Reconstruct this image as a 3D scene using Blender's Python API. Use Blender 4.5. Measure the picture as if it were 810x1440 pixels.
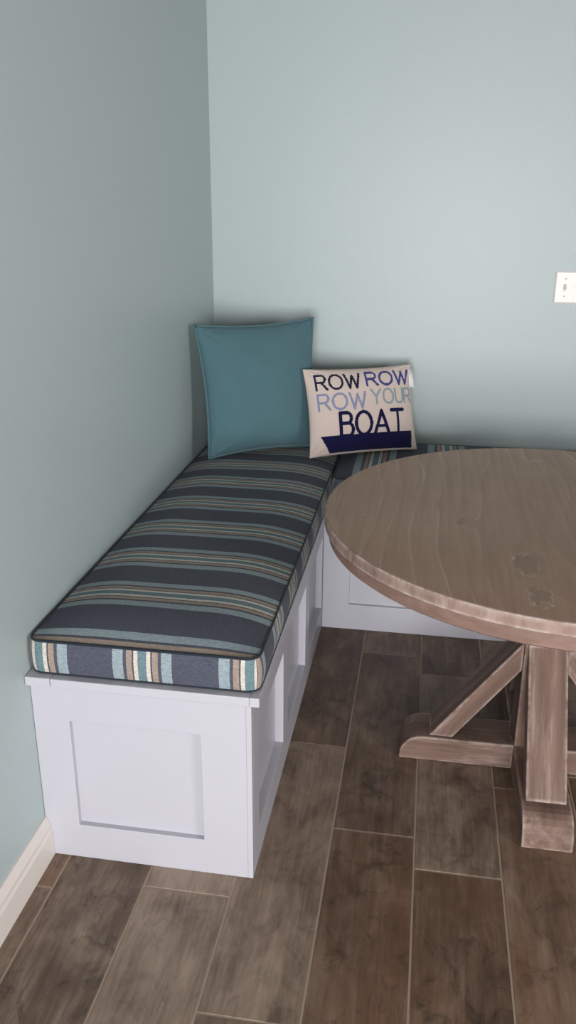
import bpy, bmesh, math, random
from mathutils import Vector, Matrix, noise
random.seed(7)
S = bpy.context.scene
C = S.collection
for o in list(bpy.data.objects): bpy.data.objects.remove(o, do_unlink=True)

# ------------------------------------------------------------------ camera
cam_d = bpy.data.cameras.new('camera'); cam = bpy.data.objects.new('camera', cam_d); C.objects.link(cam)
cam_d.sensor_fit = 'VERTICAL'; cam_d.sensor_height = 36.0; cam_d.lens = 1195.56 / 1440 * 36.0
cam_d.clip_start = 0.05
R_ = [[0.98660191, 0.16308401, 0.00450243], [-0.06067863, 0.34118745, 0.93803477], [-0.1514423, 0.9257401, -0.3465119]]
cam.matrix_world = Matrix(((R_[0][0], R_[1][0], -R_[2][0], 0.81526), (R_[0][1], R_[1][1], -R_[2][1], -3.21525),
                           (R_[0][2], R_[1][2], -R_[2][2], 1.45796), (0, 0, 0, 1)))
S.camera = cam

# ------------------------------------------------------------------ world, light, exposure
w = bpy.data.worlds.new('sky'); S.world = w; w.use_nodes = True
w.node_tree.nodes['Background'].inputs[0].default_value = (0.75, 0.85, 1.0, 1)
w.node_tree.nodes['Background'].inputs[1].default_value = 0.8
S.view_settings.view_transform = 'Standard'; S.view_settings.look = 'None'
S.view_settings.gamma = 1; S.view_settings.use_curve_mapping = False
S.view_settings.exposure = 0.14

ROOM_X, ROOM_Y, ROOM_Z = 4.4, -6.2, 2.55
def area(name, loc, rot, sx, sy, power, col):
    d = bpy.data.lights.new(name, 'AREA'); d.shape = 'RECTANGLE'; d.size = sx; d.size_y = sy
    d.energy = power; d.color = col
    o = bpy.data.objects.new(name, d); C.objects.link(o); o.location = loc; o.rotation_euler = rot
    return o
# daylight entering through the two windows (rear wall behind the camera, right wall)
WIN_R = (0.25, 2.05, 0.06, 1.80)     # x0,x1,z0,z1: glazed patio door in the rear wall
WIN_S = (-4.9, -3.4, 0.80, 2.05)     # y0,y1,z0,z1 in the right wall
area('rear_window_daylight', ((WIN_R[0]+WIN_R[1])/2, ROOM_Y+0.03, (WIN_R[2]+WIN_R[3])/2), (math.pi/2, 0, 0),
     WIN_R[1]-WIN_R[0]-.1, WIN_R[3]-WIN_R[2]-.1, 196, (1.0, 0.97, 0.97))
area('side_window_daylight', (ROOM_X-0.03, (WIN_S[0]+WIN_S[1])/2, (WIN_S[2]+WIN_S[3])/2), (math.pi/2, 0, math.pi/2),
     WIN_S[1]-WIN_S[0]-.1, WIN_S[3]-WIN_S[2]-.1, 95, (1.0, 0.96, 0.94))

# ------------------------------------------------------------------ material helpers
def lin(c):
    f = lambda v: v/12.92 if v <= .04045 else ((v+.055)/1.055)**2.4
    return tuple(f(v/255) for v in c) + (1.0,)
class NT:
    def __init__(s, name, rough=.5, spec=.5):
        s.m = bpy.data.materials.new(name); s.m.use_nodes = True
        s.t = s.m.node_tree; s.b = s.t.nodes['Principled BSDF']
        s.b.inputs['Roughness'].default_value = rough; s.b.inputs['Specular IOR Level'].default_value = spec
    def n(s, typ, ins=None, **kw):
        nd = s.t.nodes.new(typ)
        for k, v in kw.items(): setattr(nd, k, v)
        for k, v in (ins or {}).items():
            if isinstance(v, bpy.types.NodeSocket): s.t.links.new(v, nd.inputs[k])
            else: nd.inputs[k].default_value = v
        return nd
    def link(s, a, b): s.t.links.new(a, b)
    def obj(s): return s.n('ShaderNodeTexCoord').outputs['Object']
    def math(s, op, a, b=0.0, c=0.0): return s.n('ShaderNodeMath', {0: a, 1: b, 2: c}, operation=op).outputs[0]
    def scale(s, v, sc): return s.n('ShaderNodeMapping', {'Vector': v, 'Scale': sc}).outputs[0]
    def noise(s, v, sc, det=3, rough=.55, dist=0.0):
        return s.n('ShaderNodeTexNoise', {'Vector': v, 'Scale': sc, 'Detail': det, 'Roughness': rough, 'Distortion': dist}).outputs['Fac']
    def ramp(s, f, stops, interp='LINEAR'):
        r = s.n('ShaderNodeValToRGB', {'Fac': f}); cr = r.color_ramp; cr.interpolation = interp
        while len(cr.elements) < len(stops): cr.elements.new(0.5)
        for e, (p, c) in zip(cr.elements, stops):
            e.position = p; e.color = c if len(c) == 4 else tuple(c) + (1,)
        return r.outputs['Color']
    def mix(s, f, a, b, blend='MIX'):
        r = s.n('ShaderNodeMix', data_type='RGBA', blend_type=blend)
        for i, v in ((0, f), (6, a), (7, b)):
            if isinstance(v, bpy.types.NodeSocket): s.t.links.new(v, r.inputs[i])
            else: r.inputs[i].default_value = v
        return r.outputs[2]
    def bump(s, h, st, dist=.001):
        b = s.n('ShaderNodeBump', {'Height': h, 'Strength': st, 'Distance': dist}); s.link(b.outputs[0], s.b.inputs['Normal'])
    def col(s, v):
        if isinstance(v, bpy.types.NodeSocket): s.link(v, s.b.inputs['Base Color'])
        else: s.b.inputs['Base Color'].default_value = v
        return s
W_ = lambda v: (v, v, v, 1)

def mat_wall():
    t = NT('aqua_wall_paint', .40, .42); v = t.obj()
    big = t.noise(v, 1.3, 2)
    t.col(t.mix(big, lin((169, 183, 184)), lin((174, 188, 189))))
    n1 = t.noise(v, 130, 3, .6)
    t.bump(n1, .35, .0009); return t.m
def mat_plain(name, c, rough=.5, spec=.5, bump=0, bs=300):
    t = NT(name, rough, spec); t.col(lin(c))
    if bump: t.bump(t.noise(t.obj(), bs, 2), bump, .0005)
    return t.m
def mat_white():
    t = NT('white_satin_paint', .34, .5); v = t.obj()
    t.col(t.mix(t.noise(v, 3, 2), lin((175, 175, 184)), lin((181, 181, 189))))
    t.bump(t.noise(t.scale(v, (25, 25, 250)), 1.0, 2), .06, .0005); return t.m

def mat_tile():
    t = NT('wood_look_porcelain_tile', .5, .4); v = t.obj()
    a = t.n('ShaderNodeAttribute', attribute_name='tile_tone')
    sp = t.n('ShaderNodeSeparateColor', {'Color': a.outputs['Color']})
    tone, warm, off = sp.outputs[0], sp.outputs[1], sp.outputs[2]
    o = t.n('ShaderNodeCombineXYZ', {'X': t.math('MULTIPLY', off, 37.0), 'Y': t.math('MULTIPLY', off, 91.0), 'Z': t.math('MULTIPLY', off, 13.0)})
    vv = t.n('ShaderNodeVectorMath', {0: v, 1: o.outputs[0]}, operation='ADD').outputs[0]
    cloud = t.noise(t.scale(vv, (5.5, 3.4, 1)), 1.5, 5, .62, .6)
    streak = t.noise(t.scale(vv, (34, 2.6, 1)), 1.3, 5, .62, .5)
    fine = t.noise(t.scale(vv, (150, 14, 1)), 1.0, 3, .6)
    f = t.math('ADD', t.math('MULTIPLY', cloud, .62), t.math('MULTIPLY', streak, .38))
    f = t.math('ADD', f, t.math('MULTIPLY', t.math('SUBTRACT', fine, .5), .22))
    f = t.math('ADD', f, t.math('MULTIPLY', t.math('SUBTRACT', tone, .5), .52))
    c = t.ramp(f, [(.22, lin((58, 47, 39))), (.40, lin((97, 82, 70))), (.53, lin((127, 110, 96))), (.68, lin((156, 138, 123)))])
    wn = t.math('MULTIPLY', t.noise(t.scale(vv, (7, 2.4, 1)), 1.2, 3), warm)
    c = t.mix(t.math('MULTIPLY', wn, 1.0), c, lin((122, 86, 62)))
    blot = t.noise(t.scale(vv, (9, 6, 1)), 1.5, 6, .7, 1.2)
    bl = t.ramp(blot, [(.52, W_(0)), (.68, W_(1))])
    c = t.mix(t.math('MULTIPLY', t.math('MULTIPLY', bl, t.math('SUBTRACT', 1.0, tone)), 1.0), c, lin((44, 37, 32)))
    t.col(c)
    t.link(t.math('ADD', .42, t.math('MULTIPLY', fine, .2)), t.b.inputs['Roughness'])
    t.bump(t.math('ADD', t.math('MULTIPLY', streak, .6), fine), .18, .0006); return t.m

def mat_tabletop():
    t = NT('weathered_oak_tabletop', .42, .5); v = t.obj()
    sx = t.n('ShaderNodeSeparateXYZ', {'Vector': v}); x, y = sx.outputs[0], sx.outputs[1]
    x = t.math('ADD', x, t.math('MULTIPLY', y, .06))
    wob = t.math('SUBTRACT', t.noise(t.scale(v, (3.0, .45, 1)), 1.6, 2, .5), .5)
    f = t.math('ADD', t.math('MULTIPLY', x, 17.0), t.math('MULTIPLY', wob, 5.5))
    # rings round the knots of the boards
    for kx, ky, sxk, syk, A in ((-.115, -.30, .035, .10, 1.7), (-.24, -.05, .02, .06, 1.1), (-.15, -.46, .03, .08, -1.5), (.24, .12, .05, .2, 1.8), (.06, .30, .04, .2, -1.5)):
        dx = t.math('DIVIDE', t.math('SUBTRACT', x, kx), sxk); dy = t.math('DIVIDE', t.math('SUBTRACT', y, ky), syk)
        r2 = t.math('ADD', t.math('MULTIPLY', dx, dx), t.math('MULTIPLY', dy, dy))
        f = t.math('ADD', f, t.math('MULTIPLY', t.math('EXPONENT', t.math('MULTIPLY', r2, -1.0)), A))
    fr = t.math('FRACT', f)
    lines = t.ramp(fr, [(.0, W_(1)), (.045, W_(.35)), (.10, W_(0)), (.97, W_(0)), (1.0, W_(1))])
    patch = t.ramp(t.noise(t.scale(v, (3.5, 1.6, 1)), 1.6, 4, .6), [(.42, W_(0)), (.66, W_(1))])
    streak = t.noise(t.scale(v, (60, 2.2, 1)), 1.2, 5, .65, .3)
    pores = t.noise(t.scale(v, (260, 7, 1)), 1.0, 2, .6)
    cloud = t.noise(v, 2.2, 4, .6)
    g = t.math('ADD', t.math('ADD', t.math('MULTIPLY', streak, .45), t.math('MULTIPLY', cloud, .45)), t.math('MULTIPLY', fr, .08))
    c = t.ramp(g, [(.25, lin((136, 101, 77))), (.5, lin((162, 126, 100))), (.75, lin((180, 147, 121)))])
    c = t.mix(t.math('MULTIPLY', t.math('MULTIPLY', lines, patch), .55), c, lin((200, 184, 168)))
    c = t.mix(t.math('MULTIPLY', t.ramp(pores, [(.60, W_(0)), (.72, W_(1))]), .18), c, lin((165, 153, 140)))
    kn = None                                           # open dark knots with a pale rim of wax
    nz = t.math('MULTIPLY', t.math('SUBTRACT', t.noise(v, 24, 4, .65), .5), 3.2)
    for kx, ky, sxk, syk in ((-.113, -.300, .026, .055), (-.098, -.460, .022, .050), (-.245, -.06, .012, .030), (.23, .1, .03, .06)):
        dx = t.math('DIVIDE', t.math('SUBTRACT', sx.outputs[0], kx), sxk); dy = t.math('DIVIDE', t.math('SUBTRACT', y, ky), syk)
        e = t.math('EXPONENT', t.math('MULTIPLY', t.math('ADD', t.math('MULTIPLY', dx, dx), t.math('MULTIPLY', dy, dy)), -.7))
        kn = e if kn is None else t.math('ADD', kn, e)
    kn = t.math('MULTIPLY', kn, t.math('ADD', 1.0, nz))
    c = t.mix(t.ramp(kn, [(.46, W_(0)), (.56, W_(.28))]), c, lin((98, 76, 64)))
    c = t.mix(t.math('MULTIPLY', t.ramp(kn, [(.42, W_(0)), (.465, W_(1)), (.50, W_(0))]), t.ramp(t.noise(v, 20, 2), [(.42, W_(.1)), (.6, W_(.8))])), c, lin((206, 192, 178)))
    spk = t.n('ShaderNodeTexVoronoi', {'Vector': v, 'Scale': 9.0, 'Randomness': 1.0}).outputs['Distance']
    c = t.mix(t.ramp(spk, [(.0, W_(.9)), (.022, W_(.9)), (.03, W_(0))]), c, lin((205, 196, 184)))
    t.col(c)
    t.bump(t.math('ADD', streak, t.math('MULTIPLY', lines, -.5)), .12, .0006); return t.m

def mat_cerused(name, sc, dark=(94, 74, 65), mid=(122, 98, 87), wash=(200, 186, 178), amount=1.0):
    """brown timber rubbed with white wax; the wax sits on worn arrises and in thin streaks along the grain"""
    t = NT(name, .6, .3); v = t.obj()
    st = t.noise(t.scale(v, sc), 1.0, 5, .62, .3)
    c = t.ramp(st, [(.28, lin(dark)), (.62, lin(mid)), (.85, lin(tuple(min(255, k+18) for k in mid)))])
    geo = t.n('ShaderNodeNewGeometry'); bv = t.n('ShaderNodeBevel', {'Radius': .012}, samples=4)
    d = t.n('ShaderNodeVectorMath', {0: geo.outputs['Normal'], 1: bv.outputs[0]}, operation='DOT_PRODUCT').outputs['Value']
    edge = t.ramp(d, [(.86, W_(1)), (.997, W_(0))])
    p1 = t.ramp(t.noise(v, 22, 5, .7), [(.38, W_(0)), (.58, W_(1))])
    c = t.mix(t.math('MULTIPLY', t.math('MULTIPLY', edge, p1), .8*amount), c, lin(wash))
    p2 = t.ramp(t.noise(t.scale(v, tuple(k*.8 for k in sc)), 1.7, 4, .7, .2), [(.52, W_(0)), (.78, W_(1))])
    p3 = t.ramp(t.noise(v, 7, 3, .6), [(.40, W_(.15)), (.65, W_(1))])
    c = t.mix(t.math('MULTIPLY', t.math('MULTIPLY', p2, p3), .42*amount), c, lin(wash))
    t.col(c); t.bump(st, .2, .0008); return t.m

PER = 0.235
def mat_stripe(name='striped_woven_fabric'):
    t = NT(name, .85, .15)
    uv = t.n('ShaderNodeUVMap', uv_map='stripe').outputs[0]
    u = t.n('ShaderNodeSeparateXYZ', {'Vector': uv}).outputs[0]      # 1.0 = one repeat, centre stripe at whole numbers
    v = t.obj()
    jit = t.math('MULTIPLY', t.math('SUBTRACT', t.noise(v, 420, 1), .5), .006)
    ph = t.math('FRACT', t.math('ADD', t.math('ADD', u, .5), jit))
    bl, dk, tp, cr, tl = lin((136, 150, 156)), lin((74, 77, 90)), lin((146, 132, 121)), lin((192, 186, 177)), lin((98, 121, 128))
    ws = [(.105/2, dk), (.024, bl), (.007, dk), (.0135, tp), (.0035, dk), (.010, cr), (.019, tl), (.010, cr), (.0035, dk), (.0135, tp), (.007, dk), (.024, bl), (.105/2, dk)]
    tot = sum(a for a, _ in ws); pos = 0; st = []
    for a, c in ws: st.append((pos/tot, c)); pos += a
    c = t.ramp(ph, st, 'CONSTANT')
    weave = t.noise(t.scale(v, (420, 420, 420)), 1.0, 2)
    slub = t.noise(t.scale(v, (110, 480, 400)), 1.0, 2)
    k = t.math('ADD', t.math('MULTIPLY', weave, .45), t.math('MULTIPLY', slub, .55))
    c = t.mix(1.0, c, t.ramp(k, [(.3, W_(.62)), (.7, W_(1.35))]), 'MULTIPLY')
    t.col(c); t.b.inputs['Sheen Weight'].default_value = .06
    t.bump(k, .35, .0006); return t.m
def mat_cloth(name, c1, c2, sc=700, sheen=.1, rough=.9):
    t = NT(name, rough, .12); v = t.obj()
    k = t.noise(v, sc, 2); t.col(t.mix(k, lin(c1), lin(c2)))
    t.b.inputs['Sheen Weight'].default_value = sheen
    t.bump(k, .3, .0006); return t.m

M = dict(wall=mat_wall(), white=mat_white(), tile=mat_tile(), top=mat_tabletop(),
  ceiling=mat_plain('low_bounce_ceiling_tone', (112, 104, 96), .9, .2),  # ceiling out of view, colour darkened so less light bounces down
  grout=mat_plain('beige_grout', (160, 144, 128), .9, .2, .3),
  trim=mat_plain('cream_trim_paint', (216, 209, 203), .4, .5),
  rim=mat_cerused('whitewashed_rim_wood', (28, 28, 6), (124, 101, 91), (152, 129, 119), (214, 202, 194), 1.3),
  band=mat_cerused('brown_band_wood', (14, 14, 40), (112, 88, 78), (134, 108, 98), (176, 156, 146), .3),
  wood=mat_cerused('cerused_pedestal_wood', (3.5, 46, 46)), woodz=mat_cerused('cerused_column_wood', (46, 46, 3.5), amount=.7),
  stripe=mat_stripe(), welt=mat_cloth('navy_piping', (34, 38, 48), (46, 52, 62)), under=mat_cloth('grey_underside_cloth', (60, 62, 68), (72, 74, 80)),
  teal=mat_cloth('teal_canvas', (74, 105, 113), (82, 113, 121), 500),
  teal_seam=mat_cloth('teal_seam_cord', (74, 105, 113), (82, 113, 121)),
  plate=mat_plain('white_switch_plastic', (236, 230, 226), .3, .5), screw=mat_plain('grey_screw_head', (150, 150, 150), .35, .5),
  toggle=mat_plain('greyish_ivory_toggle', (205, 201, 197), .35, .5),  # toggles and slots a greyer ivory than the plate
  tag=mat_cloth('white_satin_tag', (236, 236, 238), (244, 244, 246), 300),
  frame=mat_plain('white_window_frame', (235, 235, 233), .4, .5))
def mat_glass():
    t = NT('window_glass', .0); t.b.inputs['Transmission Weight'].default_value = 1; t.b.inputs['IOR'].default_value = 1.45; return t.m
M['glass'] = mat_glass()

# ------------------------------------------------------------------ mesh helpers
def link_mesh(name, bm, mats, parent=None, smooth=False, bevel=0, seg=2):
    me = bpy.data.meshes.new(name); bmesh.ops.recalc_face_normals(bm, faces=bm.faces); bm.to_mesh(me); bm.free()
    for m in (mats if isinstance(mats, (list, tuple)) else [mats]): me.materials.append(m)
    o = bpy.data.objects.new(name, me); C.objects.link(o)
    if parent: o.parent = parent
    if smooth:
        for p in me.polygons: p.use_smooth = True
    if bevel:
        b = o.modifiers.new('bevel', 'BEVEL'); b.width = bevel; b.segments = seg; b.limit_method = 'ANGLE'; b.angle_limit = math.radians(40)
    return o
def thing(name, label, cat, loc, group=None):
    o = bpy.data.objects.new(name, None); C.objects.link(o); o.location = loc; o.empty_display_size = .1
    o['label'] = label; o['category'] = cat
    if group: o['group'] = group
    return o
def tag(o, label, cat): o['label'] = label; o['category'] = cat; return o
def struct(o): o['kind'] = 'structure'; return o
def box(bm, x0, x1, y0, y1, z0, z1, mi=0):
    vs = [bm.verts.new((x, y, z)) for x in (x0, x1) for y in (y0, y1) for z in (z0, z1)]
    for f in ((0, 1, 3, 2), (4, 6, 7, 5), (0, 4, 5, 1), (2, 3, 7, 6), (0, 2, 6, 4), (1, 5, 7, 3)):
        bm.faces.new([vs[i] for i in f]).material_index = mi
def bxo(name, dims, m, parent=None, bevel=0):
    bm = bmesh.new(); box(bm, *dims); return link_mesh(name, bm, m, parent, bevel=bevel)
def prism(bm, pts, fn, a, b):
    """polygon pts extruded between a and b; fn(p, q, k) gives the 3-D point"""
    A = [bm.verts.new(fn(p[0], p[1], a)) for p in pts]; B = [bm.verts.new(fn(p[0], p[1], b)) for p in pts]
    bm.faces.new(A); bm.faces.new(B[::-1])
    for i in range(len(pts)): bm.faces.new((A[i], B[i], B[(i+1) % len(pts)], A[(i+1) % len(pts)]))
def frame_panel(bm, us, vs_, holes, d, fn):
    """board of thickness d on the grid us x vs_, with cells in holes left open"""
    nu, nv = len(us)-1, len(vs_)-1
    solid = lambda i, j: 0 <= i < nu and 0 <= j < nv and (i, j) not in holes
    vd = {}
    def V(i, j, k):
        if (i, j, k) not in vd: vd[i, j, k] = bm.verts.new(fn(us[i], vs_[j], k*d))
        return vd[i, j, k]
    for i in range(nu):
        for j in range(nv):
            if not solid(i, j): continue
            for k in (0, 1): bm.faces.new((V(i, j, k), V(i+1, j, k), V(i+1, j+1, k), V(i, j+1, k)))
            for di, dj, a, b in ((-1, 0, (i, j), (i, j+1)), (1, 0, (i+1, j), (i+1, j+1)), (0, -1, (i, j), (i+1, j)), (0, 1, (i, j+1), (i+1, j+1))):
                if not solid(i+di, j+dj): bm.faces.new((V(*a, 0), V(*b, 0), V(*b, 1), V(*a, 1)))
def tube(bm, pts, r, n=8, closed=True):
    N = len(pts); rings = []
    for i, p in enumerate(pts):
        p = Vector(p); t = (Vector(pts[(i+1) % N]) - Vector(pts[i-1])) if closed else (Vector(pts[min(i+1, N-1)]) - Vector(pts[max(i-1, 0)]))
        t.normalize(); up = Vector((0, 0, 1)) if abs(t.z) < .9 else Vector((1, 0, 0))
        s = t.cross(up).normalized(); u = s.cross(t)
        rings.append([bm.verts.new(p + r*(math.cos(a)*s + math.sin(a)*u)) for a in [2*math.pi*k/n for k in range(n)]])
    for i in range(N if closed else N-1):
        A, B = rings[i], rings[(i+1) % N]
        for k in range(n): bm.faces.new((A[k], A[(k+1) % n], B[(k+1) % n], B[k]))
    if not closed: bm.faces.new(rings[0]); bm.faces.new(rings[-1][::-1])

# ------------------------------------------------------------------ the room
def wall_with_window(name, fn, u0, u1, win):
    bm = bmesh.new(); holes = {(1, 1)} if win else set()
    us = [u0, win[0], win[1], u1] if win else [u0, u1]; vs_ = [0, win[2], win[3], ROOM_Z] if win else [0, ROOM_Z]
    frame_panel(bm, us, vs_, holes, .12, fn)
    return struct(link_mesh(name, bm, M['wall']))
bm = bmesh.new(); box(bm, -.12, 0, ROOM_Y-.12, .12, 0, ROOM_Z); struct(link_mesh('wall_left', bm, M['wall']))
bm = bmesh.new(); box(bm, 0, ROOM_X, 0, .12, 0, ROOM_Z); struct(link_mesh('wall_back', bm, M['wall']))
wall_with_window('wall_right', lambda u, v, k: (ROOM_X+k, u, v), ROOM_Y-.12, .12, WIN_S)
wall_with_window('wall_front', lambda u, v, k: (u, ROOM_Y-k, v), 0, ROOM_X, WIN_R)
bm = bmesh.new(); box(bm, -.12, ROOM_X+.12, ROOM_Y-.12, .12, ROOM_Z, ROOM_Z+.1); struct(link_mesh('ceiling', bm, M['ceiling']))
def window(name, fn, win):
    root = bpy.data.objects.new(name, None); C.objects.link(root); struct(root)
    u0, u1, v0, v1 = win; f = .05; um = (u0+u1)/2
    bm = bmesh.new()
    frame_panel(bm, [u0, u0+f, um-.02, um+.02, u1-f, u1], [v0, v0+f, v1-f, v1], {(1, 1), (3, 1)}, .05, lambda u, v, k: fn(u, v, k+.05))
    link_mesh('window_frame', bm, M['frame'], root, bevel=.003)
    bm = bmesh.new(); frame_panel(bm, [u0+f, u1-f], [v0+f, v1-f], set(), .006, lambda u, v, k: fn(u, v, k+.07)); link_mesh('pane', bm, M['glass'], root)
window('door_1', lambda u, v, k: (u, ROOM_Y-k, v), WIN_R)
window('window_1', lambda u, v, k: (ROOM_X+k, u, v), WIN_S)

# floor: plank tiles laid in columns, each column with its own stagger
X0, TW, TL, GAP = 0.2544, 0.2, 0.88, 0.0045
bm = bmesh.new(); cl = bm.loops.layers.float_color.new('tile_tone')
box(bm, -.1, ROOM_X+.1, ROOM_Y-.1, .1, -.05, -.0012, 1)
known = {(0, 0): (.34, .15), (1, 0): (.66, .10), (1, 1): (.74, .05), (2, 1): (.60, .12), (2, 0): (.45, .25), (2, 2): (.28, .30), (3, 0): (.30, .75), (3, 1): (.33, .35), (3, 2): (.36, .3),
         (4, 0): (.30, .70), (4, 1): (.56, .12), (5, 0): (.50, .75), (5, 1): (.40, .2), (6, 0): (.45, .5), (0, 1): (.4, .2), (-1, 0): (.45, .3)}
start = {-1: -2.7, 0: -2.45, 1: -1.781-TL, 2: -2.069-TL, 3: -1.522-TL, 4: -1.626-TL, 5: -1.298-TL, 6: -1.22-TL}
starts_joint = {1: 0, 2: 0}
for c in range(-2, 22):
    xa, xb = max(0, X0+(c-1)*TW), min(ROOM_X, X0+c*TW)
    if xb - xa < .02: continue
    s0 = start.get(c, -1.3 - TL + random.uniform(0, TL))
    for r in range(-6, 5):
        ya, yb = max(ROOM_Y, s0+r*TL), min(0, s0+(r+1)*TL)
        if yb - ya < .02: continue
        tone, warm = known.get((c, r), (random.uniform(.25, .7), random.uniform(0, .7)))
        n0 = len(bm.faces)
        a, b, cc, d = xa+GAP/2, xb-GAP/2, ya+GAP/2, yb-GAP/2; e = .0012
        lo = [bm.verts.new(p) for p in ((a, cc, -.0012), (b, cc, -.0012), (b, d, -.0012), (a, d, -.0012))]
        hi = [bm.verts.new(p) for p in ((a+e, cc+e, 0), (b-e, cc+e, 0), (b-e, d-e, 0), (a+e, d-e, 0))]
        fs = [bm.faces.new(hi)] + [bm.faces.new((lo[i], lo[(i+1) % 4], hi[(i+1) % 4], hi[i])) for i in range(4)]
        rv = random.random()
        for f in fs:
            for l in f.loops: l[cl] = (tone, warm, rv, 1)
struct(link_mesh('floor', bm, [M['tile'], M['grout']]))

# baseboard along the left wall, up to the bench end
bm = bmesh.new()
prof = [(0, 0), (.016, 0), (.016, .066), (.013, .074), (.013, .084), (.008, .096), (.004, .106), (0, .106)]
prism(bm, prof, lambda p, q, k: (p, k, q), ROOM_Y, -1.718)
struct(link_mesh('baseboard_left', bm, M['trim']))

# ------------------------------------------------------------------ benches
BW, BL, BH, OV, LT = 0.494, 1.717, 0.491, 0.0214, 0.0215
FR, ER = .024, .016
BT = BH-LT                                   # underside of the lid
root = thing('storage_bench', 'long white panelled bench along the left wall, its end panel facing the room', 'bench', (BW/2, -BL/2, 0))
inv = Matrix.Translation((-BW/2, BL/2, 0))
def put(o): o.data.transform(inv); return o
put(bxo('body', (.001, BW-FR, -BL+ER, -.001, 0, BT), M['white'], root))
bm = bmesh.new(); frame_panel(bm, [.001, .084, .381, BW-.012], [0, .093, .374, BT], {(1, 1)}, ER, lambda u, v, k: (u, -BL+k, v))
put(link_mesh('end_frame', bm, M['white'], root, bevel=.0012))
bm = bmesh.new()
ys = [-BL+ER, -1.64, -1.312, -1.235, -.905, -.828, -.505, -.4829]
frame_panel(bm, ys, [0, .086, .357, BT], {(1, 1), (3, 1), (5, 1)}, FR, lambda u, v, k: (BW-k, u, v))
put(link_mesh('front_frame', bm, M['white'], root, bevel=.0012))
put(bxo('corner_strip', (BW-.012, BW+.0, -BL, -BL+ER, 0, BT), M['white'], root, .0012))
put(bxo('recessed_panel', (.084, .381, -BL+ER-.002, -BL+ER, .093, .374), M['white'], root))
for a, b in ((-1.64, -1.312), (-1.235, -.905), (-.828, -.505)):
    put(bxo('recessed_panel', (BW-FR, BW-FR+.002, a, b, .086, .357), M['white'], root))
bm = bmesh.new(); box(bm, .001, .0575, -BL-OV, -.001, BT, BH); box(bm, .0585, BW, -BL-OV, -.001, BT, BH); box(bm, BW, BW+OV, -BL-OV, -.5055, BT, BH)
put(link_mesh('lid', bm, M['white'], root, bevel=.002))

BX1 = 2.7
root = thing('storage_bench', 'white panelled bench along the back wall, running behind the round table', 'bench', ((BW+BX1)/2, -.2415, 0))
inv = Matrix.Translation((-(BW+BX1)/2, .2415, 0))
bxd = .4829
put(bxo('body', (BW+.0005, BX1-ER, -bxd+ER, -.001, 0, BT), M['white'], root))
bm = bmesh.new()
xs = [BW+.0005, .590, 1.06, 1.14, 1.61, 1.69, 2.16, 2.24, 2.62, BX1]
frame_panel(bm, xs, [0, .097, .374, BT], {(1, 1), (3, 1), (5, 1), (7, 1)}, ER, lambda u, v, k: (u, -bxd+k, v))
put(link_mesh('front_frame', bm, M['white'], root, bevel=.0012))
for a, b in ((.59, 1.06), (1.14, 1.61), (1.69, 2.16), (2.24, 2.62)):
    put(bxo('recessed_panel', (a, b, -bxd+ER-.002, -bxd+ER, .097, .374), M['white'], root))
put(bxo('lid', (BW+.001, BX1+OV, -bxd-OV, -.001, BT, BH), M['white'], root, .002))

# ------------------------------------------------------------------ seat cushions
def rrect(x0, x1, y0, y1, r, n=6, step=.03):
    pts = []
    cs = [(x1-r, y1-r, 0), (x0+r, y1-r, 90), (x0+r, y0+r, 180), (x1-r, y0+r, 270)]
    for i, (cx, cy, a0) in enumerate(cs):
        for k in range(n+1):
            a = math.radians(a0+90*k/n); pts.append((cx+r*math.cos(a), cy+r*math.sin(a)))
        nx = cs[(i+1) % 4]; a = math.radians(nx[2]); q = (nx[0]+r*math.cos(a), nx[1]+r*math.sin(a)); p = pts[-1]
        L = math.hypot(q[0]-p[0], q[1]-p[1]); m = max(1, int(L/step))
        for k in range(1, m): pts.append((p[0]+(q[0]-p[0])*k/m, p[1]+(q[1]-p[1])*k/m))
    return pts
def interp(v, tab):
    for (a, ua), (b, ub) in zip(tab, tab[1:]):
        if v <= b or (b, ub) == tab[-1]: return ua + (v-a)*(ub-ua)/(b-a)
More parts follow.
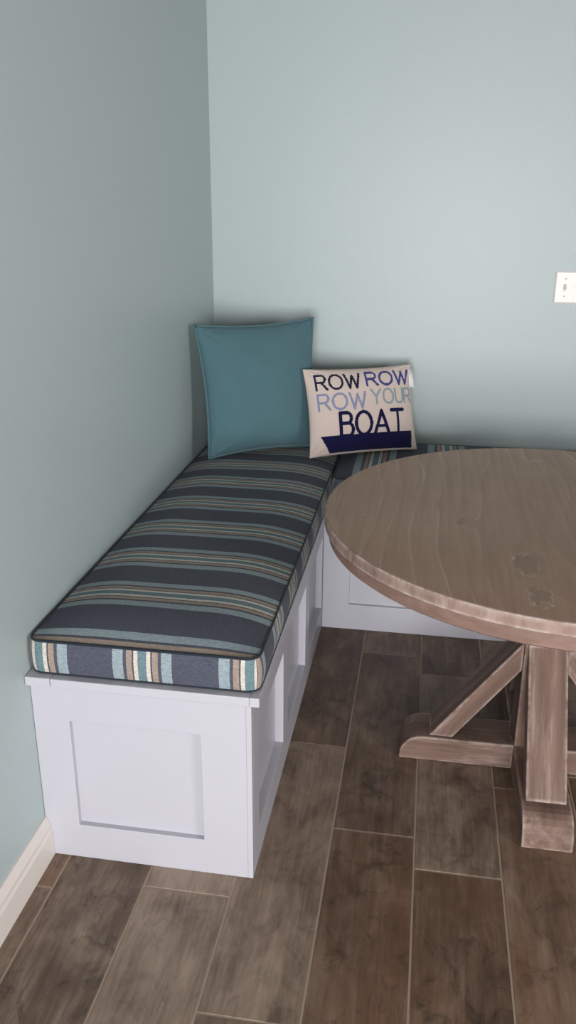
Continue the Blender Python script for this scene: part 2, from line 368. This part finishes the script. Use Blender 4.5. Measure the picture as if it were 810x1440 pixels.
def seat_cushion(root, dims, along, tab, tab_end):
    x0, x1, y0, y1, z0, z1 = dims; r = .028
    per = rrect(x0, x1, y0, y1, r)
    cx, cy = (x0+x1)/2, (y0+y1)/2
    hx, hy = (x1-x0)/2, (y1-y0)/2
    loc = root.location
    def top_z(x, y):
        dx = max(0, 1-min(x-x0, x1-x)/.16); dy = max(0, 1-min(y-y0, y1-y)/.16)
        return z1 + .026*(1-dx**2.2)*(1-dy**2.2) + .0022*noise.noise((x*7, y*5, 3.1)) * min(1, min(x-x0, x1-x, y-y0, y1-y)*20)
    def uvset(bm, fn):
        uv = bm.loops.layers.uv.new('stripe')
        for f in bm.faces:
            for l in f.loops: l[uv].uv = (fn(l.vert.co, f), 0)
        bmesh.ops.translate(bm, verts=bm.verts, vec=-Vector(loc))
    pa = (lambda c: interp(c.y, tab)) if along == 'y' else (lambda c: interp(c.x, tab))
    # top cover: grid cut to the rounded outline
    bm = bmesh.new(); nx, ny = int((x1-x0)/.02), int((y1-y0)/.02); g = {}
    def inside(x, y):        # squeeze the grid corners onto the rounded corners
        ax, ay = abs(x-cx)-(hx-r), abs(y-cy)-(hy-r)
        if ax > 0 and ay > 0:
            m = max(ax, ay)/math.hypot(ax, ay); ax *= m; ay *= m
            return cx+math.copysign(hx-r+ax, x-cx), cy+math.copysign(hy-r+ay, y-cy)
        return x, y
    for i in range(nx+1):
        for j in range(ny+1):
            x, y = inside(x0+(x1-x0)*i/nx, y0+(y1-y0)*j/ny)
            g[i, j] = bm.verts.new((x, y, top_z(x, y)))
    for i in range(nx):
        for j in range(ny): bm.faces.new((g[i, j], g[i+1, j], g[i+1, j+1], g[i, j+1]))
    uvset(bm, lambda c, f: pa(c)); link_mesh('cushion_top', bm, M['stripe'], root, smooth=True)
    # boxing strip round the sides, gently bulging
    bm = bmesh.new(); rows = 7; rings = []
    for k in range(rows+1):
        t = k/rows; b = .006*math.sin(math.pi*t)
        ring = []
        for (px, py) in per:
            d = Vector(((px-cx)/hx, (py-cy)/hy)); nxn = Vector((0, 0))
            if abs(px-cx) > hx-r-1e-6: nxn.x = math.copysign((abs(px-cx)-(hx-r))/r, px-cx)
            if abs(py-cy) > hy-r-1e-6: nxn.y = math.copysign((abs(py-cy)-(hy-r))/r, py-cy)
            if nxn.length > 0: nxn.normalize()
            ring.append(bm.verts.new((px+nxn.x*b, py+nxn.y*b, z0+(z1-z0)*t)))
        rings.append(ring)
    n = len(per)
    for k in range(rows):
        for i in range(n): bm.faces.new((rings[k][i], rings[k][(i+1) % n], rings[k+1][(i+1) % n], rings[k+1][i]))
    bm.normal_update()
    def side_u(c, f):
        nm = f.normal
        end = abs(nm.y) > abs(nm.x) if along == 'y' else abs(nm.x) > abs(nm.y)
        if end: return interp(c.x if along == 'y' else c.y, tab_end)
        return pa(c)
    uvset(bm, side_u); link_mesh('boxing', bm, M['stripe'], root, smooth=True)
    bm = bmesh.new(); vs = [bm.verts.new((px, py, z0)) for px, py in per]; bm.faces.new(vs)
    bmesh.ops.translate(bm, verts=bm.verts, vec=-Vector(loc)); link_mesh('underside', bm, M['under'], root)
    for z, rr in ((z1+.0005, .0028), (z0+.003, .0028)):
        bm = bmesh.new(); tube(bm, [(px-loc[0], py-loc[1], z-loc[2]) for px, py in per], rr); link_mesh('piping', bm, M['welt'], root, smooth=True)

cz0, cz1 = BH+.0005, .570
tabL = [(-1.735, -1.0), (-1.508, 0), (-1.295, 1), (-1.083, 2), (-.874, 3), (-.665, 4), (-.475, 5), (-.28, 6), (-.08, 7)]
tabLe = [(.032, 0), (.262, 1), (.492, 2)]
rootL = thing('bench_cushion', 'long striped navy box cushion on the left bench, stripes running across it', 'cushion', (.258, -.86, BH))
seat_cushion(rootL, (.007, .511, -1.719, -.012, cz0, cz1), 'y', tabL, tabLe)
tabB = [(.655, 0), (.905, 1), (1.135, 2), (1.37, 3), (1.6, 4), (2.7, 8.8)]
rootB = thing('bench_cushion', 'striped navy box cushion on the back bench, mostly behind the round table', 'cushion', (1.6, -.25, BH))
seat_cushion(rootB, (.5225, 2.7, -.497, -.012, cz0, cz1), 'x', tabB, [(-.49, 0), (-.26, 1), (-.03, 2)])

# ------------------------------------------------------------------ pillows
def pillow_surface(corners, T, pinch, pw, seed, wr):
    BLc, BRc, TLc, TRc = [Vector(c) for c in corners]
    nrm = (BRc-BLc).cross(TLc-BLc).normalized()          # towards the room
    def P(u, v, side):
        uu = u*(1-pinch*(1-v*v)*abs(u)**3); vv = v*(1-pinch*(1-u*u)*abs(v)**3)
        s, t = (uu+1)/2, (vv+1)/2
        p = (BLc*(1-s)+BRc*s)*(1-t) + (TLc*(1-s)+TRc*s)*t
        h = T*((1-abs(u)**pw)*(1-abs(v)**pw))**.62 if abs(u) < 1 and abs(v) < 1 else 0
        h *= 1 + .10*(-v)                                  # filling settles low
        if wr and h > 0:
            e = max(abs(u), abs(v))
            h += wr*noise.noise((u*2.2+seed, v*2.2, side*3))*(1-e**4)
            cd = min(abs(abs(u)-1)+abs(abs(v)-1), 1)
            h += wr*1.1*math.sin(14*math.atan2(1-abs(v)+.01, 1-abs(u)+.01)+seed)*max(0, 1-cd*1.6)*min(1, (1-e)*12)
        return p + nrm*(side*h)
    return P, nrm
def pillow_mesh(P, nu, nv, mi=None):
    bm = bmesh.new(); g = {}
    for s in (1, -1):
        for i in range(nu+1):
            for j in range(nv+1):
                ed = i in (0, nu) or j in (0, nv)
                if ed and s == -1: g[i, j, s] = g[i, j, 1]; continue
                g[i, j, s] = bm.verts.new(P(2*i/nu-1, 2*j/nv-1, s))
        for i in range(nu):
            for j in range(nv):
                vs = (g[i, j, s], g[i+1, j, s], g[i+1, j+1, s], g[i, j+1, s])
                f = bm.faces.new(vs if s == 1 else vs[::-1])
                if s == 1 and mi: f.material_index = mi((i+.5)/nu, (j+.5)/nv)
    return bm
def recentre(bm, loc): bmesh.ops.translate(bm, verts=bm.verts, vec=-Vector(loc))

loc = (.245, -.30, .59)
root = thing('throw_pillow', 'large plain teal square pillow propped upright in the bench corner', 'pillow', loc)
P, nrm = pillow_surface([(.080, -.438, .600), (.432, -.214, .602), (.027, -.385, 1.052), (.401, -.150, 1.056)], .072, .07, 2.3, 1.7, .011)
bm = pillow_mesh(P, 48, 48); recentre(bm, loc); link_mesh('cover', bm, M['teal'], root, smooth=True)
edge = [P(-1+2*i/40, -1, 1) for i in range(40)] + [P(1, -1+2*i/40, 1) for i in range(40)] + [P(1-2*i/40, 1, 1) for i in range(40)] + [P(-1, 1-2*i/40, 1) for i in range(40)]
bm = bmesh.new(); tube(bm, [p-Vector(loc) for p in edge], .0042, 8); link_mesh('seam_cord', bm, M['teal_seam'], root, smooth=True)

# knitted pillow: every stitch of the front is a face with its own yarn
def seg(px, py, ax, ay, bx, by):
    dx, dy = bx-ax, by-ay; L = dx*dx+dy*dy; k = max(0, min(1, ((px-ax)*dx+(py-ay)*dy)/L)) if L else 0
    return math.hypot(px-ax-k*dx, py-ay-k*dy)
def arc(cx, cy, rx, ry, a0, a1, n=14):
    pts = [(cx+rx*math.cos(math.radians(a0+(a1-a0)*k/n)), cy+ry*math.sin(math.radians(a0+(a1-a0)*k/n))) for k in range(n+1)]
    return list(zip(pts, pts[1:]))
GL = {  # strokes in a unit box, y up
 'R': [((0, 0), (0, 1)), ((0, 1), (.45, 1)), ((0, .48), (.45, .48)), ((.42, .48), (.82, 0))] + arc(.45, .74, .3, .26, -90, 90),
 'O': arc(.5, .5, .5, .5, 0, 360, 28),
 'W': [((0, 1), (.26, 0)), ((.26, 0), (.5, .9)), ((.5, .9), (.74, 0)), ((.74, 0), (1, 1))],
 'Y': [((0, 1), (.45, .5)), ((.9, 1), (.45, .5)), ((.45, .5), (.45, 0))],
 'U': [((0, 1), (0, .38)), ((.8, 1), (.8, .38))] + arc(.4, .38, .4, .38, 180, 360),
 'B': [((0, 0), (0, 1)), ((0, 1), (.45, 1)), ((0, .54), (.45, .54)), ((0, 0), (.5, 0))] + arc(.45, .77, .27, .23, -90, 90) + arc(.5, .27, .3, .27, -90, 90),
 'A': [((0, 0), (.48, 1)), ((.48, 1), (.95, 0)), ((.2, .34), (.77, .34))],
 'T': [((.0, 1), (.9, 1)), ((.45, 1), (.45, 0))]}
WD, HT = .40, .305
TXT = []   # strokes: (ax, ay, bx, by, half width, yarn) in metres on the pillow face
def word(letters, x0, x1, y0, y1, hw, yarns, gap=.22):
    wid = {'R': .8, 'O': 1.0, 'W': 1.15, 'Y': .9, 'U': .8, 'B': .78, 'A': .95, 'T': .9}
    tot = sum(wid[c] for c in letters) + gap*(len(letters)-1); k = (x1-x0)/tot; x = x0
    for i, ch in enumerate(letters):
        sx = k*wid[ch]/max(max(a[0], b[0]) for a, b in GL[ch])
        for a, b in GL[ch]: TXT.append((x+a[0]*sx, y0+a[1]*(y1-y0), x+b[0]*sx, y0+b[1]*(y1-y0), hw, yarns[i % len(yarns)]))
        x += k*(wid[ch]+gap)
fx, fy = (lambda s: s*WD), (lambda t: (1-t)*HT)
word('ROW', fx(.085), fx(.475), fy(.255), fy(.085), .0042, [1])
word('ROW', fx(.535), fx(.945), fy(.235), fy(.075), .0042, [2])
word('ROW', fx(.085), fx(.505), fy(.485), fy(.310), .0040, [3])
word('YOUR', fx(.56), fx(.965), fy(.450), fy(.285), .0038, [4])
word('BOAT', fx(.265), fx(.855), fy(.785), fy(.53), .0058, [5], .22)
def yarn(s, t):
    x, y = s*WD, t*HT; tt = 1-t
    if .775 <= tt <= .972:
        k = (tt-.775)/.197
        if .085+.085*k <= s <= .945-.01*k: return 5
    best = 0
    for ax, ay, bx, by, hw, yn in TXT:
        if min(ax, bx)-.01 < x < max(ax, bx)+.01 and min(ay, by)-.01 < y < max(ay, by)+.01 and seg(x, y, ax, ay, bx, by) < hw: best = yn
    return best
def mat_yarn(name, a, b):
    t = NT(name, .95, .1); v = t.obj(); k = t.noise(v, 420, 2)
    t.col(t.mix(k, lin(a), lin(b))); t.b.inputs['Sheen Weight'].default_value = .12; t.bump(k, .5, .0012); return t.m
yarns = [mat_yarn('ivory_yarn', (188, 172, 164), (214, 200, 192)), mat_yarn('blue_black_yarn', (24, 24, 48), (36, 36, 64)), mat_yarn('indigo_yarn', (52, 54, 116), (72, 74, 136)),
         mat_yarn('periwinkle_yarn', (120, 126, 156), (138, 144, 172)), mat_yarn('blue_grey_yarn', (126, 142, 150), (142, 156, 164)), mat_yarn('navy_yarn', (18, 18, 54), (26, 26, 66))]
loc = (.59, -.22, .59)
root = thing('lumbar_pillow', 'small ivory knitted pillow with blue ROW ROW ROW YOUR BOAT lettering and hull', 'pillow', loc)
P, nrm = pillow_surface([(.425, -.366, .597), (.797, -.182, .596), (.382, -.270, .894), (.755, -.092, .893)], .052, .05, 2.6, 5.2, .003)
bm = pillow_mesh(P, 160, 120, yarn); recentre(bm, loc)
link_mesh('knitted_cover', bm, yarns, root, smooth=True)
bm = bmesh.new()                                            # care tag sewn into the side seam near the top corner
edir = (P(1, .6, 1)-P(.9, .6, 1)).normalized(); A = []
for k in range(7):
    t = k/6; off = edir*(.036*t) + nrm*(.004+.006*math.sin(t*1.9)) + Vector((0, 0, -.004*t*t))
    A.append((P(.93, .90, 1)+off, P(.93, .46, 1)+off*1.05))
va = [[bm.verts.new(p - Vector(loc)) for p in pr] for pr in A]
for a, b in zip(va, va[1:]): bm.faces.new((a[0], b[0], b[1], a[1]))
o = link_mesh('care_tag', bm, M['tag'], root, smooth=True); o['label'] = 'white sewn-in care tag'
sd = o.modifiers.new('thick', 'SOLIDIFY'); sd.thickness = .0008

# ------------------------------------------------------------------ round dining table
TC = (1.186, -1.112); BC = (1.166, -1.148); ZT, R0 = .71, .613
root = thing('dining_table', 'round weathered brown wood pedestal table with braced crossing feet', 'table', (BC[0], BC[1], 0))
def disc(name, r, z0, z1, ch_t, ch_b, mats, n=128):
    bm = bmesh.new(); prof = [(r-.004-ch_b, z0), (r-ch_b, z0+.004), (r, z0+.004+ch_b*.6), (r, z1-ch_t*.8-.002), (r-ch_t*.35, z1-ch_t*.25), (r-ch_t, z1)]
    ring = lambda rr, z: [bm.verts.new((TC[0]-BC[0]+rr*math.cos(2*math.pi*k/n), TC[1]-BC[1]+rr*math.sin(2*math.pi*k/n), z)) for k in range(n)]
    rs = [ring(*p) for p in prof]
    for a, b in zip(rs, rs[1:]):
        for k in range(n): bm.faces.new((a[k], a[(k+1) % n], b[(k+1) % n], b[k])).material_index = len(mats)-1
    bm.faces.new(rs[-1]).material_index = 0; bm.faces.new(rs[0][::-1]).material_index = len(mats)-1
    return link_mesh(name, bm, mats, root)
disc('tabletop', R0, ZT-.032, ZT, .005, .001, [M['top'], M['rim']])
disc('edge_band', R0-.012, ZT-.070, ZT-.0325, .001, .004, [M['band']])
CW, FW, FH, RE = .058, .060, .074, .364            # half column, half foot width, foot height, foot reach
bxo('column', (-CW, CW, -CW, CW, .0, ZT-.071), M['woodz'], root, .003)
dirs = [((-1, 0), 'x'), ((0, -1), 'y'), ((1, 0), 'x'), ((0, 1), 'y')]
fprof = [(CW, .0), (RE, .0), (RE, .010)] + [(RE-.062+.062*math.sin(math.radians(a)), .010+(FH-.010)*math.cos(math.radians(a))) for a in (75, 60, 45, 30, 15, 0)] + [(CW, FH)]
ZB = ZT-.071
def timber(name, prof, hw, dx, dy, ang):
    """prism of profile prof (reach, height); its object's own x axis runs along the grain, ang up from level"""
    fn = lambda p, q, k: (dx*p - dy*k, dy*p + dx*k, q)
    bm = bmesh.new(); prism(bm, prof, fn, -hw, hw)
    cx_ = sum(p for p, q in prof)/len(prof); cz_ = sum(q for p, q in prof)/len(prof)
    ex = Vector((dx*math.cos(ang), dy*math.cos(ang), math.sin(ang))); ey = Vector((-dy, dx, 0)); ez = ex.cross(ey)
    mw = Matrix(((ex.x, ey.x, ez.x, dx*cx_), (ex.y, ey.y, ez.y, dy*cx_), (ex.z, ey.z, ez.z, cz_), (0, 0, 0, 1)))
    bmesh.ops.transform(bm, matrix=mw.inverted(), verts=bm.verts)
    o = link_mesh(name, bm, M['wood'], root, bevel=.003); o.matrix_local = mw
for (dx, dy), ax in dirs:
    timber('foot', fprof, FW, dx, dy, 0)
    timber('brace', [(.285, FH), (CW, .385), (CW, .30), (.222, FH)], .049, dx, dy, math.radians(180-54))
    timber('upper_brace', [(.285, ZB-.045), (CW, .392), (CW, .47), (.222, ZB-.045)], .049, dx, dy, math.radians(40))
    timber('top_support', [(CW, ZB), (.34, ZB), (.34, ZB-.015), (.31, ZB-.045), (CW, ZB-.045)], FW, dx, dy, 0)

# ------------------------------------------------------------------ light switch on the back wall
px0, px1, pz0, pz1 = 1.243, 1.358, 1.111, 1.220
root = thing('light_switch', 'white two-gang toggle switch plate on the aqua back wall', 'light switch', ((px0+px1)/2, -.0005, (pz0+pz1)/2))
bm = bmesh.new(); a, b = (px1-px0)/2, (pz1-pz0)/2
lo = [bm.verts.new(p) for p in ((-a, 0, -b), (a, 0, -b), (a, 0, b), (-a, 0, b))]; i = .004
hi = [bm.verts.new(p) for p in ((-a+i, -.006, -b+i), (a-i, -.006, -b+i), (a-i, -.006, b-i), (-a+i, -.006, b-i))]
mid = [bm.verts.new(p) for p in ((-a, -.003, -b), (a, -.003, -b), (a, -.003, b), (-a, -.003, b))]
bm.faces.new(lo); bm.faces.new(hi)
for k in range(4):
    bm.faces.new((lo[k], lo[(k+1) % 4], mid[(k+1) % 4], mid[k])); bm.faces.new((mid[k], mid[(k+1) % 4], hi[(k+1) % 4], hi[k]))
link_mesh('switch_plate', bm, M['plate'], root)
for sx in (-.0227, .0227):
    bm = bmesh.new(); prism(bm, [(-.0052, -.012), (.0052, -.012), (.0052, .012), (-.0052, .012)], lambda p, q, k: (sx+p*(1-.25*k), -.006-.002*k, q), 0, 1)
    slot = link_mesh('toggle_slot', bm, M['toggle'], root, bevel=.0004)
    bm = bmesh.new(); prism(bm, [(-.0038, -.004), (.0038, -.004), (.0032, .009), (-.0032, .009)], lambda p, q, k: (sx+p*(1-.2*k), -.0075-.009*k, q*(1-.25*k)+.0035*k), 0, 1)
    link_mesh('toggle', bm, M['toggle'], root, bevel=.0006)
    for z in (-.0302, .0302):
        bm = bmesh.new(); ang = [2*math.pi*k/14 for k in range(14)]
        prism(bm, [(.0031*math.cos(t), .0031*math.sin(t)) for t in ang], lambda p, q, k: (sx+p, -.006-.0008*k, z+q), 0, 1)
        link_mesh('screw', bm, M['screw'], root)
